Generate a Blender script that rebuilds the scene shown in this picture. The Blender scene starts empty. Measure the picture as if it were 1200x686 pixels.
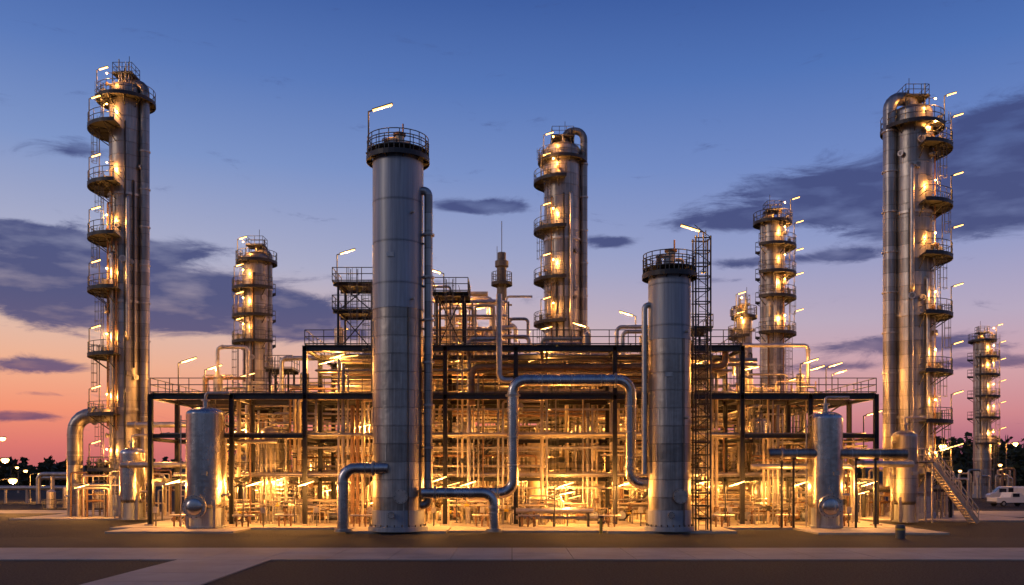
import bpy, math, random
from mathutils import Vector, Matrix
random.seed(7)
R=random.random
def U(a,b): return a+(b-a)*random.random()
sc=bpy.context.scene
FP=1040.0; CY=-65.0; CH=4.19
def wx(px,d): return (px-600)*d/FP
def wz(py,d): return CH+(555-py)*d/FP
def P(px,py,d): return Vector((wx(px,d),CY+d,wz(py,d)))

# ---------------------------------------------------------------- materials
def newmat(name):
    m=bpy.data.materials.new(name); m.use_nodes=True
    nt=m.node_tree; b=nt.nodes['Principled BSDF']; return m,nt,b
def surf(name,col,rough=.5,metal=0,var=.25,scale=1.5,bump=.1,stretch=(1,1,1),bscale=None,rv=.15,col2=None,band=0,bv=.35,streak=0):
    m,nt,b=newmat(name); N=nt.nodes; L=nt.links
    tc=N.new('ShaderNodeTexCoord'); mp=N.new('ShaderNodeMapping'); mp.inputs['Scale'].default_value=stretch
    L.new(tc.outputs['Object'],mp.inputs['Vector'])
    n=N.new('ShaderNodeTexNoise'); n.inputs['Scale'].default_value=scale; n.inputs['Detail'].default_value=6; n.inputs['Roughness'].default_value=.65
    L.new(mp.outputs[0],n.inputs['Vector'])
    r=N.new('ShaderNodeValToRGB'); e=r.color_ramp.elements
    e[0].position=.3; e[1].position=.7
    c2=col2 or tuple(min(1,c*(1+var)) for c in col)
    e[0].color=(*[c*(1-var) for c in col],1); e[1].color=(*c2,1)
    L.new(n.outputs['Fac'],r.inputs['Fac']); out=r.outputs['Color']
    def scale_by(out,fac):
        vm=N.new('ShaderNodeVectorMath'); vm.operation='SCALE'; L.new(out,vm.inputs[0]); L.new(fac,vm.inputs['Scale']); return vm.outputs[0]
    if band:
        sp=N.new('ShaderNodeSeparateXYZ'); L.new(tc.outputs['Object'],sp.inputs[0])
        d=N.new('ShaderNodeMath'); d.operation='DIVIDE'; L.new(sp.outputs[2],d.inputs[0]); d.inputs[1].default_value=band
        f=N.new('ShaderNodeMath'); f.operation='FLOOR'; L.new(d.outputs[0],f.inputs[0])
        wn=N.new('ShaderNodeTexWhiteNoise'); wn.noise_dimensions='1D'; L.new(f.outputs[0],wn.inputs['W'])
        q=N.new('ShaderNodeMapRange'); L.new(wn.outputs['Value'],q.inputs['Value']); q.inputs['To Min'].default_value=1-bv; q.inputs['To Max'].default_value=1
        fr=N.new('ShaderNodeMath'); fr.operation='FRACT'; L.new(d.outputs[0],fr.inputs[0])
        g=N.new('ShaderNodeMapRange'); L.new(fr.outputs[0],g.inputs['Value']); g.inputs['From Min'].default_value=0; g.inputs['From Max'].default_value=.06; g.inputs['To Min'].default_value=.4
        mu=N.new('ShaderNodeMath'); mu.operation='MULTIPLY'; L.new(q.outputs[0],mu.inputs[0]); L.new(g.outputs[0],mu.inputs[1])
        out=scale_by(out,mu.outputs[0])
    if streak:
        m2=N.new('ShaderNodeMapping'); m2.inputs['Scale'].default_value=(3.5,3.5,.09); L.new(tc.outputs['Object'],m2.inputs['Vector'])
        ns=N.new('ShaderNodeTexNoise'); ns.inputs['Scale'].default_value=1.6; ns.inputs['Detail'].default_value=7; ns.inputs['Roughness'].default_value=.7; L.new(m2.outputs[0],ns.inputs['Vector'])
        q=N.new('ShaderNodeMapRange'); L.new(ns.outputs['Fac'],q.inputs['Value']); q.inputs['From Min'].default_value=.38; q.inputs['From Max'].default_value=.62; q.inputs['To Min'].default_value=1-streak; q.inputs['To Max'].default_value=1.05
        out=scale_by(out,q.outputs[0])
    L.new(out,b.inputs['Base Color'])
    mr=N.new('ShaderNodeMapRange'); mr.inputs['To Min'].default_value=max(.05,rough-rv); mr.inputs['To Max'].default_value=min(1,rough+rv)
    L.new(n.outputs['Fac'],mr.inputs['Value']); L.new(mr.outputs[0],b.inputs['Roughness'])
    b.inputs['Metallic'].default_value=metal
    if bump>0:
        n2=N.new('ShaderNodeTexNoise'); n2.inputs['Scale'].default_value=bscale or scale*4; n2.inputs['Detail'].default_value=4
        L.new(tc.outputs['Object'],n2.inputs['Vector'])
        bp=N.new('ShaderNodeBump'); bp.inputs['Strength'].default_value=bump; bp.inputs['Distance'].default_value=.05
        L.new(n2.outputs['Fac'],bp.inputs['Height']); L.new(bp.outputs[0],b.inputs['Normal'])
    return m
def emis(name,col,s):
    m,nt,b=newmat(name); b.inputs['Base Color'].default_value=(.8,.8,.8,1)
    b.inputs['Emission Color'].default_value=(*col,1); b.inputs['Emission Strength'].default_value=s
    return m
M={}
M['steel']=surf('dark_painted_steel',(.03,.028,.028),.5,.2,.3,2,.05)
M['clad']=surf('aluminium_cladding',(.46,.41,.365),.38,.82,.3,.9,.45,(1,1,.35),2.2,band=1.25,bv=.4,streak=.3)
M['galv']=surf('galvanised_pipe',(.47,.42,.37),.38,.78,.3,2,.12)
M['paint']=surf('grey_painted_shell',(.36,.375,.40),.42,.25,.18,1.6,.08,(1.5,1.5,.1),4,band=2.9,bv=.12,streak=.22)
M['beige']=surf('insulation_jacket',(.46,.37,.26),.5,.3,.25,2,.1)
M['rust']=surf('weathered_brown_steel',(.20,.11,.06),.6,.3,.35,3,.1)
M['rail']=surf('handrail_steel',(.10,.095,.09),.5,.5,.2,3,0)
M['stain']=surf('stainless_shell',(.55,.50,.455),.26,.95,.25,1.2,.25,(1,1,.3),2.5,rv=.1,streak=.2)
M['grate']=surf('deck_grating',(.06,.058,.055),.6,.4,.3,6,.3)
M['conc']=surf('concrete',(.38,.33,.27),.8,0,.3,.5,.25,(1,1,1),9)
M['wall']=surf('corrugated_wall',(.36,.31,.25),.6,.1,.2,.8,.1,(1,1,.2))
M['white']=surf('white_vehicle_paint',(.6,.6,.6),.3,0,.04,1,0)
M['glass']=surf('dark_glass',(.02,.022,.028),.08,0,.1,1,0,rv=.02)
M['rubber']=surf('tyre_rubber',(.02,.02,.02),.8,0,.2,4,.1)
M['yellow']=surf('safety_yellow',(.55,.36,.04),.5,0,.15,3,0)
M['tube']=emis('fluorescent_tube_glow',(1,.50,.12),4.6)
M['bulb']=emis('sodium_bulb_glow',(1,.48,.11),14)
M['bark']=surf('bark',(.05,.035,.025),.9,0,.2,3,0)
M['leaf']=surf('dark_foliage',(.03,.04,.02),.9,0,.5,.4,0)

# ---------------------------------------------------------------- mesh builder
class MB:
    def __init__(s): s.v=[];s.f=[];s.m=[];s.s=[];s.mats=[]
    def mi(s,k):
        if k not in s.mats: s.mats.append(k)
        return s.mats.index(k)
    def face(s,idx,k,sm=False): s.f.append(idx); s.m.append(s.mi(k)); s.s.append(sm)
    def box(s,c,d,k,rot=None):
        b=len(s.v); c=Vector(c)
        for z in(-.5,.5):
            for y in(-.5,.5):
                for x in(-.5,.5):
                    p=Vector((x*d[0],y*d[1],z*d[2]))
                    if rot is not None: p=rot@p
                    s.v.append(tuple(c+p))
        for q in((0,2,3,1),(4,5,7,6),(0,1,5,4),(2,6,7,3),(0,4,6,2),(1,3,7,5)): s.face([b+i for i in q],k)
    def ring(s,c,u,w,r,n):
        b=len(s.v)
        for i in range(n):
            a=2*math.pi*i/n; s.v.append(tuple(c+u*(r*math.cos(a))+w*(r*math.sin(a))))
        return b
    def tube(s,p0,p1,r,k,n=8,cap=True,r2=None):
        p0=Vector(p0);p1=Vector(p1); t=(p1-p0)
        if t.length<1e-5: return
        t.normalize(); u=t.orthogonal().normalized(); w=t.cross(u)
        r2=r if r2 is None else r2
        a=s.ring(p0,u,w,r,n); b=s.ring(p1,u,w,r2,n)
        for i in range(n): j=(i+1)%n; s.face([a+i,a+j,b+j,b+i],k,True)
        if cap:
            a=s.ring(p0,u,w,r,n); b=s.ring(p1,u,w,r2,n)
            s.face([a+i for i in range(n)][::-1],k); s.face([b+i for i in range(n)],k)
    def sweep(s,pts,r,k,n=12,fil=None,closed=False,cap=True):
        pts=[Vector(p) for p in pts]
        if fil:
            o=[pts[0]]
            for i in range(1,len(pts)-1):
                a=(pts[i-1]-pts[i]);b=(pts[i+1]-pts[i]); la=a.length;lb=b.length
                if la<1e-4 or lb<1e-4: continue
                a/=la;b/=lb; ang=a.angle(b)
                if ang>3.1: o.append(pts[i]);continue
                tl=min(fil/math.tan(ang/2),la*.48,lb*.48)
                p0=pts[i]+a*tl;p1=pts[i]+b*tl
                rr=tl*math.tan(ang/2); bis=(a+b).normalized(); c=pts[i]+bis*(rr/math.sin(ang/2))
                v0=p0-c;v1=p1-c; st=5; th=math.pi-ang
                for q in range(st+1):
                    f=q/st; o.append(c+(v0*math.sin((1-f)*th)+v1*math.sin(f*th))/math.sin(th))
            o.append(pts[-1]); pts=o
        m=len(pts); T=[]
        for i in range(m):
            if closed: t=pts[(i+1)%m]-pts[i-1]
            elif i==0: t=pts[1]-pts[0]
            elif i==m-1: t=pts[-1]-pts[-2]
            else: t=(pts[i+1]-pts[i]).normalized()+(pts[i]-pts[i-1]).normalized()
            T.append(t.normalized())
        u=T[0].orthogonal().normalized(); rings=[]
        for i in range(m):
            u=(u-T[i]*u.dot(T[i])).normalized(); w=T[i].cross(u)
            rings.append(s.ring(pts[i],u,w,r,n))
            if i==0: u0=u.copy()
        for i in range(m-1 if not closed else m):
            a=rings[i];b=rings[(i+1)%m]
            for q in range(n): j=(q+1)%n; s.face([a+q,a+j,b+j,b+q],k,True)
        if cap and not closed:
            for e,(p,t) in enumerate(((pts[0],T[0]),(pts[-1],T[-1]))):
                uu=u0 if e==0 else u; w=t.cross(uu); a=s.ring(p,uu,w,r,n)
                l=[a+i for i in range(n)]; s.face(l[::-1] if e==0 else l,k)
    def lathe(s,prof,c,k,n=40,share=False,axis='z'):
        c=Vector(c)
        def pt(r,z,a):
            if axis=='z': return (c.x+r*math.cos(a),c.y+r*math.sin(a),c.z+z)
            if axis=='x': return (c.x+z,c.y+r*math.cos(a),c.z+r*math.sin(a))
            return (c.x+r*math.cos(a),c.y+z,c.z-r*math.sin(a))
        prev=None
        for q in range(len(prof)-1):
            if share and prev is not None: a=prev
            else:
                a=len(s.v)
                for i in range(n): s.v.append(pt(prof[q][0],prof[q][1],2*math.pi*i/n))
            b=len(s.v)
            for i in range(n): s.v.append(pt(prof[q+1][0],prof[q+1][1],2*math.pi*i/n))
            for i in range(n): j=(i+1)%n; s.face([a+i,a+j,b+j,b+i],k,True)
            prev=b
    def dome(s,c,r,h,k,n=40,axis='z',sign=1):
        s.lathe([(max(.001,r*math.cos(t*math.pi/16)),sign*h*math.sin(t*math.pi/16)) for t in range(9)],c,k,n,True,axis)
    def arc(s,c,Rr,r,k,a0=0,a1=360,n=5,st=None):
        c=Vector(c); full=abs(a1-a0)>=359; st=st or max(6,int(abs(a1-a0)/12))
        pts=[c+Vector((Rr*math.cos(math.radians(a0+(a1-a0)*i/st)),Rr*math.sin(math.radians(a0+(a1-a0)*i/st)),0)) for i in range(st if full else st+1)]
        s.sweep(pts,r,k,n,closed=full,cap=False)
    def sector(s,c,r0,r1,z0,z1,a0,a1,k):
        st=max(6,int(abs(a1-a0)/10)); b=len(s.v)
        for i in range(st+1):
            a=math.radians(a0+(a1-a0)*i/st); ca,sa=math.cos(a),math.sin(a)
            for rr,z in((r0,z0),(r1,z0),(r1,z1),(r0,z1)): s.v.append((c[0]+rr*ca,c[1]+rr*sa,z))
        for i in range(st):
            p=b+i*4;q=p+4
            for e in range(4): s.face([p+e,p+(e+1)%4,q+(e+1)%4,q+e],k)
        s.face([b,b+3,b+2,b+1],k); e=b+st*4; s.face([e,e+1,e+2,e+3],k)
    def rail(s,pts,h=1.1,sp=1.5,r=.03,k='rail',toe=True):
        pts=[Vector(p) for p in pts]
        for a,b in zip(pts[:-1],pts[1:]):
            L=(b-a).length; n=max(1,round(L/sp))
            for i in range(n+1):
                p=a.lerp(b,i/n); s.tube(p,p+Vector((0,0,h)),r,k,5,False)
            for z in(h,h*.55): s.tube(a+Vector((0,0,z)),b+Vector((0,0,z)),r,k,5,False)
            if toe: s.tube(a+Vector((0,0,.08)),b+Vector((0,0,.08)),.05,k,4,False)
    def ladder(s,x,y,z0,z1,nx,ny,cage=True,k='rail'):
        t=Vector((-ny,nx,0)); o=Vector((nx,ny,0)); b=Vector((x,y,0))
        for e in(-.25,.25): s.tube(b+t*e+Vector((0,0,z0)),b+t*e+Vector((0,0,z1)),.035,k,5,False)
        z=z0
        while z<z1: s.tube(b-t*.25+Vector((0,0,z)),b+t*.25+Vector((0,0,z)),.02,k,4,False); z+=.35
        if cage and z1-z0>3:
            z=z0+2.2; A=[]
            for i in range(9):
                a=-.5*math.pi*1.2+i/8*math.pi*1.2; A.append(t*(.38*math.sin(a))+o*(.32+.38*math.cos(a)))
            while z<=z1+.01:
                s.sweep([b+q+Vector((0,0,z)) for q in A],.025,k,4,cap=False); z+=.9
            for i in(0,2,4,6,8): s.tube(b+A[i]+Vector((0,0,z0+2.2)),b+A[i]+Vector((0,0,z1)),.02,k,4,False)
    def hbeam(s,p0,p1,h=.32,w=.24,k='steel'):
        p0=Vector(p0);p1=Vector(p1); t=(p1-p0); L=t.length; t.normalize(); c=(p0+p1)/2
        if abs(t.z)>.9: u=Vector((1,0,0)); w_=Vector((0,1,0))
        else: w_=t.cross(Vector((0,0,1))).normalized(); u=w_.cross(t).normalized()
        rot=Matrix((t,w_,u)).transposed()
        s.box(c,(L,.03,h-.06),k,rot)
        for e in(-1,1): s.box(c+u*(e*(h/2-.015)),(L,w,.03),k,rot)
    def valve(s,p,r,ax='x',k='rust'):
        p=Vector(p); d=Vector((1,0,0)) if ax=='x' else Vector((0,0,1)); o=Vector((0,0,1)) if ax=='x' else Vector((0,-1,0))
        for e in(-1,1): s.tube(p+d*(e*r*1.6-.03*e),p+d*(e*r*1.6+.05*e),r*1.7,k,12)
        s.tube(p-d*r*1.5,p+d*r*1.5,r*1.35,k,12,True)
        s.tube(p,p+o*r*4,r*.35,k,8)
        c=p+o*r*4; 
        u=d; w=o.cross(d); pts=[c+u*(r*1.5*math.cos(a*math.pi/6))+w*(r*1.5*math.sin(a*math.pi/6)) for a in range(12)]
        s.sweep(pts,.025,k,5,closed=True)
        s.tube(c-u*r*1.5,c+u*r*1.5,.02,k,4);s.tube(c-w*r*1.5,c+w*r*1.5,.02,k,4)
    def flange(s,p,d,r,k='galv'):
        p=Vector(p);d=Vector(d).normalized(); s.tube(p-d*.07,p-d*.01,r*1.45,k,16); s.tube(p+d*.01,p+d*.07,r*1.45,k,16)
    def mesh(s,name):
        me=bpy.data.meshes.new(name); me.from_pydata(s.v,[],s.f)
        for k in s.mats: me.materials.append(M[k])
        me.polygons.foreach_set('material_index',s.m); me.polygons.foreach_set('use_smooth',s.s); me.update(); return me
    def obj(s,name,parent=None):
        o=bpy.data.objects.new(name,s.mesh(name)); sc.collection.objects.link(o)
        if parent: o.parent=parent
        return o
def empty(name,loc=(0,0,0)):
    o=bpy.data.objects.new(name,None); o.location=loc; sc.collection.objects.link(o); return o

# ---------------------------------------------------------------- lamps
WARM=(1,.42,.085)
def lightdata(power,r=.08,col=WARM):
    key='lamp_light_%d'%power
    l=bpy.data.lights.get(key)
    if not l:
        l=bpy.data.lights.new(key,'POINT'); l.energy=power; l.color=col; l.shadow_soft_size=r
    return l
def lampmesh():
    b=MB()
    b.box((0,0,.09),(1.4,.2,.06),'rail'); b.box((0,0,.15),(.3,.12,.06),'rail')
    b.tube((-.65,-.04,.02),(.65,-.04,.02),.04,'tube',8); b.tube((-.65,.05,.02),(.65,.05,.02),.04,'tube',8)
    b.box((-.68,0,.03),(.05,.2,.1),'rail'); b.box((.68,0,.03),(.05,.2,.1),'rail'); b.tube((0,0,.15),(0,0,.8),.025,'rail',5)
    return b.mesh('fluorescent_lamp')
LM=lampmesh()
def mastmesh(h,name,L=1.3):
    b=MB(); b.tube((0,0,-h),(0,0,.1),.05,'rail',8); b.box((0,0,-h+.03),(.3,.3,.06),'rail')
    b.tube((0,0,.08),(.3,0,.17),.045,'rail',6)
    rot=Matrix.Rotation(math.radians(-17),3,'Y')
    c=Vector((.2+L/2,0,.32-(1.3-L)*.15))
    b.box(c+Vector((0,0,.07)),(L,.22,.06),'rail',rot)
    for e in(-.05,.05): b.tube(c+rot@Vector((-L*.47,e,-.0)),c+rot@Vector((L*.47,e,-.0)),.045,'tube',8)
    return b.mesh(name)
MM={}
def fl(p,power=150,yaw=None,tilt=None):
    o=bpy.data.objects.new('fluorescent_lamp',LM); sc.collection.objects.link(o)
    o.location=p; o.rotation_euler=(math.radians(12),math.radians(tilt if tilt is not None else U(-20,-8)),math.radians(yaw if yaw is not None else U(-25,25)))
    if power:
        l=bpy.data.objects.new('bulb_light',lightdata(power)); sc.collection.objects.link(l); l.parent=o; l.location=(0,0,-.2)
    return o
def mast(p,h=2.5,power=150,flip=False,s=1,L=1.3):
    if (h,L) not in MM: MM[(h,L)]=mastmesh(h,'mast_lamp_%.1f'%h,L)
    o=bpy.data.objects.new('mast_lamp',MM[(h,L)]); sc.collection.objects.link(o); o.location=p
    o.rotation_euler=(0,0,math.radians(180 if flip else 0)); o.scale=(s,s,s)
    if power:
        l=bpy.data.objects.new('bulb_light',lightdata(power)); sc.collection.objects.link(l); l.parent=o; l.location=(.85,0,.1)

# ---------------------------------------------------------------- towers
def shellbands(b,X,Y,Rr,z0,z1,k='clad',step=1.25):
    prof=[(Rr,z0)]; z=math.ceil(z0/step)*step; i=0
    if z-z0<.3: z+=step
    while z<z1-.01:
        prof+= [(Rr,z-.05),(Rr+.03,z-.04),(Rr+.03,z+.03),(Rr,z+.04)]
        a=U(0,6.28)
        for q in range(3):
            aa=a+q*2.09; b.box((X+(Rr+.012)*math.cos(aa),Y+(Rr+.012)*math.sin(aa),z-step/2),(.03,.07,step-.12),'galv',Matrix.Rotation(aa,3,'Z'))
        z+=step
    prof.append((Rr,z1))
    b.lathe(prof,(X,Y,0),k,48)
def platform(b,X,Y,Rr,w,z,a0,a1):
    b.sector((X,Y),Rr+.03,Rr+w,z-.08,z,a0,a1,'grate')
    b.sector((X,Y),Rr+w-.02,Rr+w+.03,z-.22,z+.12,a0,a1,'steel')
    Ro=Rr+w-.03; full=abs(a1-a0)>=359
    for h in(1.15,.62): b.arc((X,Y,z+h),Ro,.035,'rail',a0,a1)
    n=max(4,int(abs(a1-a0)/18))
    for i in range(n+1):
        a=math.radians(a0+(a1-a0)*i/n); c,s_=math.cos(a),math.sin(a)
        b.tube((X+Ro*c,Y+Ro*s_,z),(X+Ro*c,Y+Ro*s_,z+1.15),.03,'rail',5,False)
        if i%2==0:
            b.tube((X+(Ro)*c,Y+(Ro)*s_,z-.12),(X+Rr*c,Y+Rr*s_,z-w*.75),.05,'steel',5,False)
            b.tube((X+(Ro)*c,Y+(Ro)*s_,z-.13),(X+Rr*c,Y+Rr*s_,z-.13),.05,'steel',4,False)
    if not full:
        for a in(a0,a1):
            a=math.radians(a); c,s_=math.cos(a),math.sin(a)
            for h in(1.15,.62): b.tube((X+Rr*c,Y+Rr*s_,z+h),(X+Ro*c,Y+Ro*s_,z+h),.03,'rail',5,False)
def tower(name,px,Rpx,pytop,d,plats,side,lamps=True,pipes=(),k='clad',lp=480,w=1.5,topfull=True,arcw=150,L=.9,front=()):
    s=FP/d; X=wx(px,d);Y=CY+d;Rr=Rpx/s; zt=wz(pytop,d)
    b=MB()
    b.lathe([(Rr*1.12,0),(Rr*1.12,.6),(Rr*1.02,.7),(Rr*1.02,2.0),(Rr,2.1)],(X,Y,0),'paint',48)
    shellbands(b,X,Y,Rr,2.1,zt,k); b.dome((X,Y,zt),Rr,Rr*.45,k,48)
    for i in range(1,4):
        z=zt*i/4; b.lathe([(Rr+.02,z-.12),(Rr+.12,z-.12),(Rr+.12,z+.12),(Rr+.02,z+.12)],(X,Y,0),'galv',48)
    mid=180 if side<0 else 0
    for i in range(14):
        a=math.radians(mid+U(-80,80) if R()<.4 else U(200,340)); z=U(3,zt-1); c=Vector((math.cos(a),math.sin(a),0))
        p=Vector((X,Y,z))+c*Rr*.95; b.tube(p,p+c*.45,.12+R()*.15,k,12); b.tube(p+c*.36,p+c*.45,.22+R()*.12,'galv',14)
    for i in range(5):
        a=math.radians(U(225,320)); rr=Rr+.22; z0=U(0,zt*.5); z1=U(zt*.6,zt*.95); r=random.choice([.05,.07,.1])
        q=Vector((X+rr*math.cos(a),Y+rr*math.sin(a),0)); b.sweep([q+Vector((0,0,z0)),q+Vector((0,0,z1)),Vector((X,Y,z1))],r,random.choice(['galv','rust','steel']),8,r*2)
        z=z0+1
        while z<z1: b.tube(q+Vector((0,0,z)),(X,Y,z),.03,'steel',4,False); z+=2.4
    prev=0
    zs=sorted([wz(p,d) for p in plats])
    for i,z in enumerate(zs):
        if i==len(zs)-1 and topfull: platform(b,X,Y,Rr,w*.6,z,0,360)
        else: platform(b,X,Y,Rr,w,z,mid-arcw/2-(20 if side>0 else 0)-(0),mid+arcw/2+(20 if side<0 else 0))
        la=math.radians(mid+ (40 if side<0 else -40)+(12 if i%2 else -12))
        rr=Rr+w*.45
        b.ladder(X+rr*math.cos(la),Y+rr*math.sin(la),prev,z+1.0,math.cos(la),math.sin(la))
        prev=z
        for q in range(2):
            a=math.radians(mid+U(-50,50)); b.box((X+(Rr+.5)*math.cos(a),Y+(Rr+.5)*math.sin(a),z+.5),(.35,.35,.8),'galv')
        for q in range(2):
            a=math.radians(mid+U(-60,80)*(-side)); c=Vector((math.cos(a),math.sin(a),0)); p=Vector((X,Y,z+U(.5,1.1)))+c*Rr
            b.tube(p,p+c*.5,.1,'galv',10); b.tube(p+c*.42,p+c*.5,.2,'rust',12)
    b.tube((X,Y,zt),(X,Y,zt+Rr*.45+.8),.25,k,14); b.tube((X,Y,zt+Rr*.45+.7),(X,Y,zt+Rr*.45+.85),.38,'galv',14)
    for i in range(6):
        a=U(0,6.28); b.tube((X+Rr*.6*math.cos(a),Y+Rr*.6*math.sin(a),zt),(X+Rr*.6*math.cos(a),Y+Rr*.6*math.sin(a),zt+U(1,2.8)),.07,random.choice(['rail','galv']),6)
    b.tube((X-side*.3,Y,zt),(X-side*.3,Y,zt+3.4),.03,'rail',5)
    b.rail([(X-Rr*.6,Y-Rr*.6,zt+1.4),(X+Rr*.6,Y-Rr*.6,zt+1.4),(X+Rr*.6,Y+Rr*.6,zt+1.4),(X-Rr*.6,Y+Rr*.6,zt+1.4),(X-Rr*.6,Y-Rr*.6,zt+1.4)],1,.8)
    b.box((X,Y,zt+1.35),(Rr*1.3,Rr*1.3,.08),'grate')
    for ex in(-.6,.6):
        for ey in(-.6,.6): b.tube((X+ex*Rr,Y+ey*Rr,zt),(X+ex*Rr,Y+ey*Rr,zt+1.35),.05,'steel',5)
    for (ppx,rpx,pt_,zb) in pipes:
        x=wx(ppx,d); r=rpx/s; z1=wz(pt_,d)
        b.sweep([(x,Y-.3,zb),(x,Y-.3,z1),(X+(x-X)*.1,Y-.3,z1),(X+(x-X)*.1,Y-.3,zt)],r,k,20,r*2.4)
        z=zb+3
        while z<z1-3:
            b.lathe([(r,-.06),(r*1.18,-.06),(r*1.18,.06),(r,.06)],(x,Y-.3,z),'galv',20)
            b.box(((x+X)/2,Y-.2,z),(abs(x-X),.1,.1),'steel'); z+=3.7
    # external downcomer on the front face
    for (ppx,rpx,p0,p1) in front:
        x=wx(ppx,d); r=rpx/s; dy=math.sqrt(max(.01,(Rr+r+.1)**2-(x-X)**2)); yy=Y-dy
        b.sweep([(X+(x-X)*.3,Y,wz(p0,d)),(X+(x-X)*.98,yy+.02,wz(p0,d)),(x,yy,wz(p1,d)),(X,Y,wz(p1,d))],r,'galv',14,r*2.2)
    o=b.obj(name)
    if lamps:
        for i,z in enumerate(zs):
            a=math.radians(mid+(38 if side<0 else -38)); ro=Rr+(w-.08 if i<len(zs)-1 else w*.6)
            mast((X+ro*math.cos(a),Y+ro*math.sin(a),z+2.3),2.3,0,False,1,L)
    for z in zs:
        a=math.radians(mid+(66 if side<0 else -66)); p=Vector((X+(Rr+.75)*math.cos(a),Y+(Rr+.75)*math.sin(a),z+1.9))
        bb=MB(); bb.lathe([(.001,.07),(.07,.05),(.08,0),(.06,-.06),(.001,-.08)],p,'bulb',10,True); bb.tube(p+Vector((0,0,.06)),p+Vector((-.75*math.cos(a),-.75*math.sin(a),.3)),.03,'rail',6)
        q=bb.obj('bulkhead_lamp'); q.parent=o
        l=bpy.data.objects.new('bulb_light',lightdata(lp)); sc.collection.objects.link(l); l.parent=q; l.location=p+Vector((.12*math.cos(a),.12*math.sin(a),-.15))
    return o

tower('distillation_tower',148,18.5,107,87,[120,155,222,282,343,418,487,550],-1,True,[(171,5.5,101,3)],w=1.9,front=((158,2.2,235,400),(140,1.8,300,540)))
tower('distillation_tower',1069,22.5,135,82,[152,178,245,305,372,438,495,555],1,True,[(1041,7.5,118,3)],w=1.6,front=((1058,2.6,200,345),(1076,2,330,540)))
tower('distillation_tower',659,21,178,100,[190,215,272,330,380],-1,True,[(684,4.2,155,10)],w=1.2,front=((668,2,232,400),))
tower('distillation_tower',301,16,303,105,[308,340,372,402],-1,True,[(317,3,296,8)],w=1.2,arcw=250)
tower('distillation_tower',905,14,262,105,[262,290,322,350,392],1,True,[(893,3,255,8)],w=1.3,arcw=240)
tower('distillation_tower',872,9,372,100,[372,395],-1,True,(),w=.9)
tower('distillation_tower',1151,9.5,400,150,[400,420,440,465,490,520],1,True,[(1143,2,395,3)],w=1.3,arcw=240,lp=600)

b=MB(); X=wx(588,95);Y=30
b.lathe([(.62,10),(.55,22),(.5,26.2),(.72,26.3),(.72,26.9),(.45,27),(.45,27.8),(.001,27.8)],(X,Y,0),'rail',24)
b.tube((X,Y,27.5),(X,Y,31.2),.04,'rail',6); platform(b,X,Y,.5,.6,24.5,0,360); b.tube((X-.5,Y,24.5),(X-.5,Y,28.5),.03,'rail',5)
b.tube((X,Y,0),(X,Y,10),.7,'rail',20)
b.obj('exhaust_stack')

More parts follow.
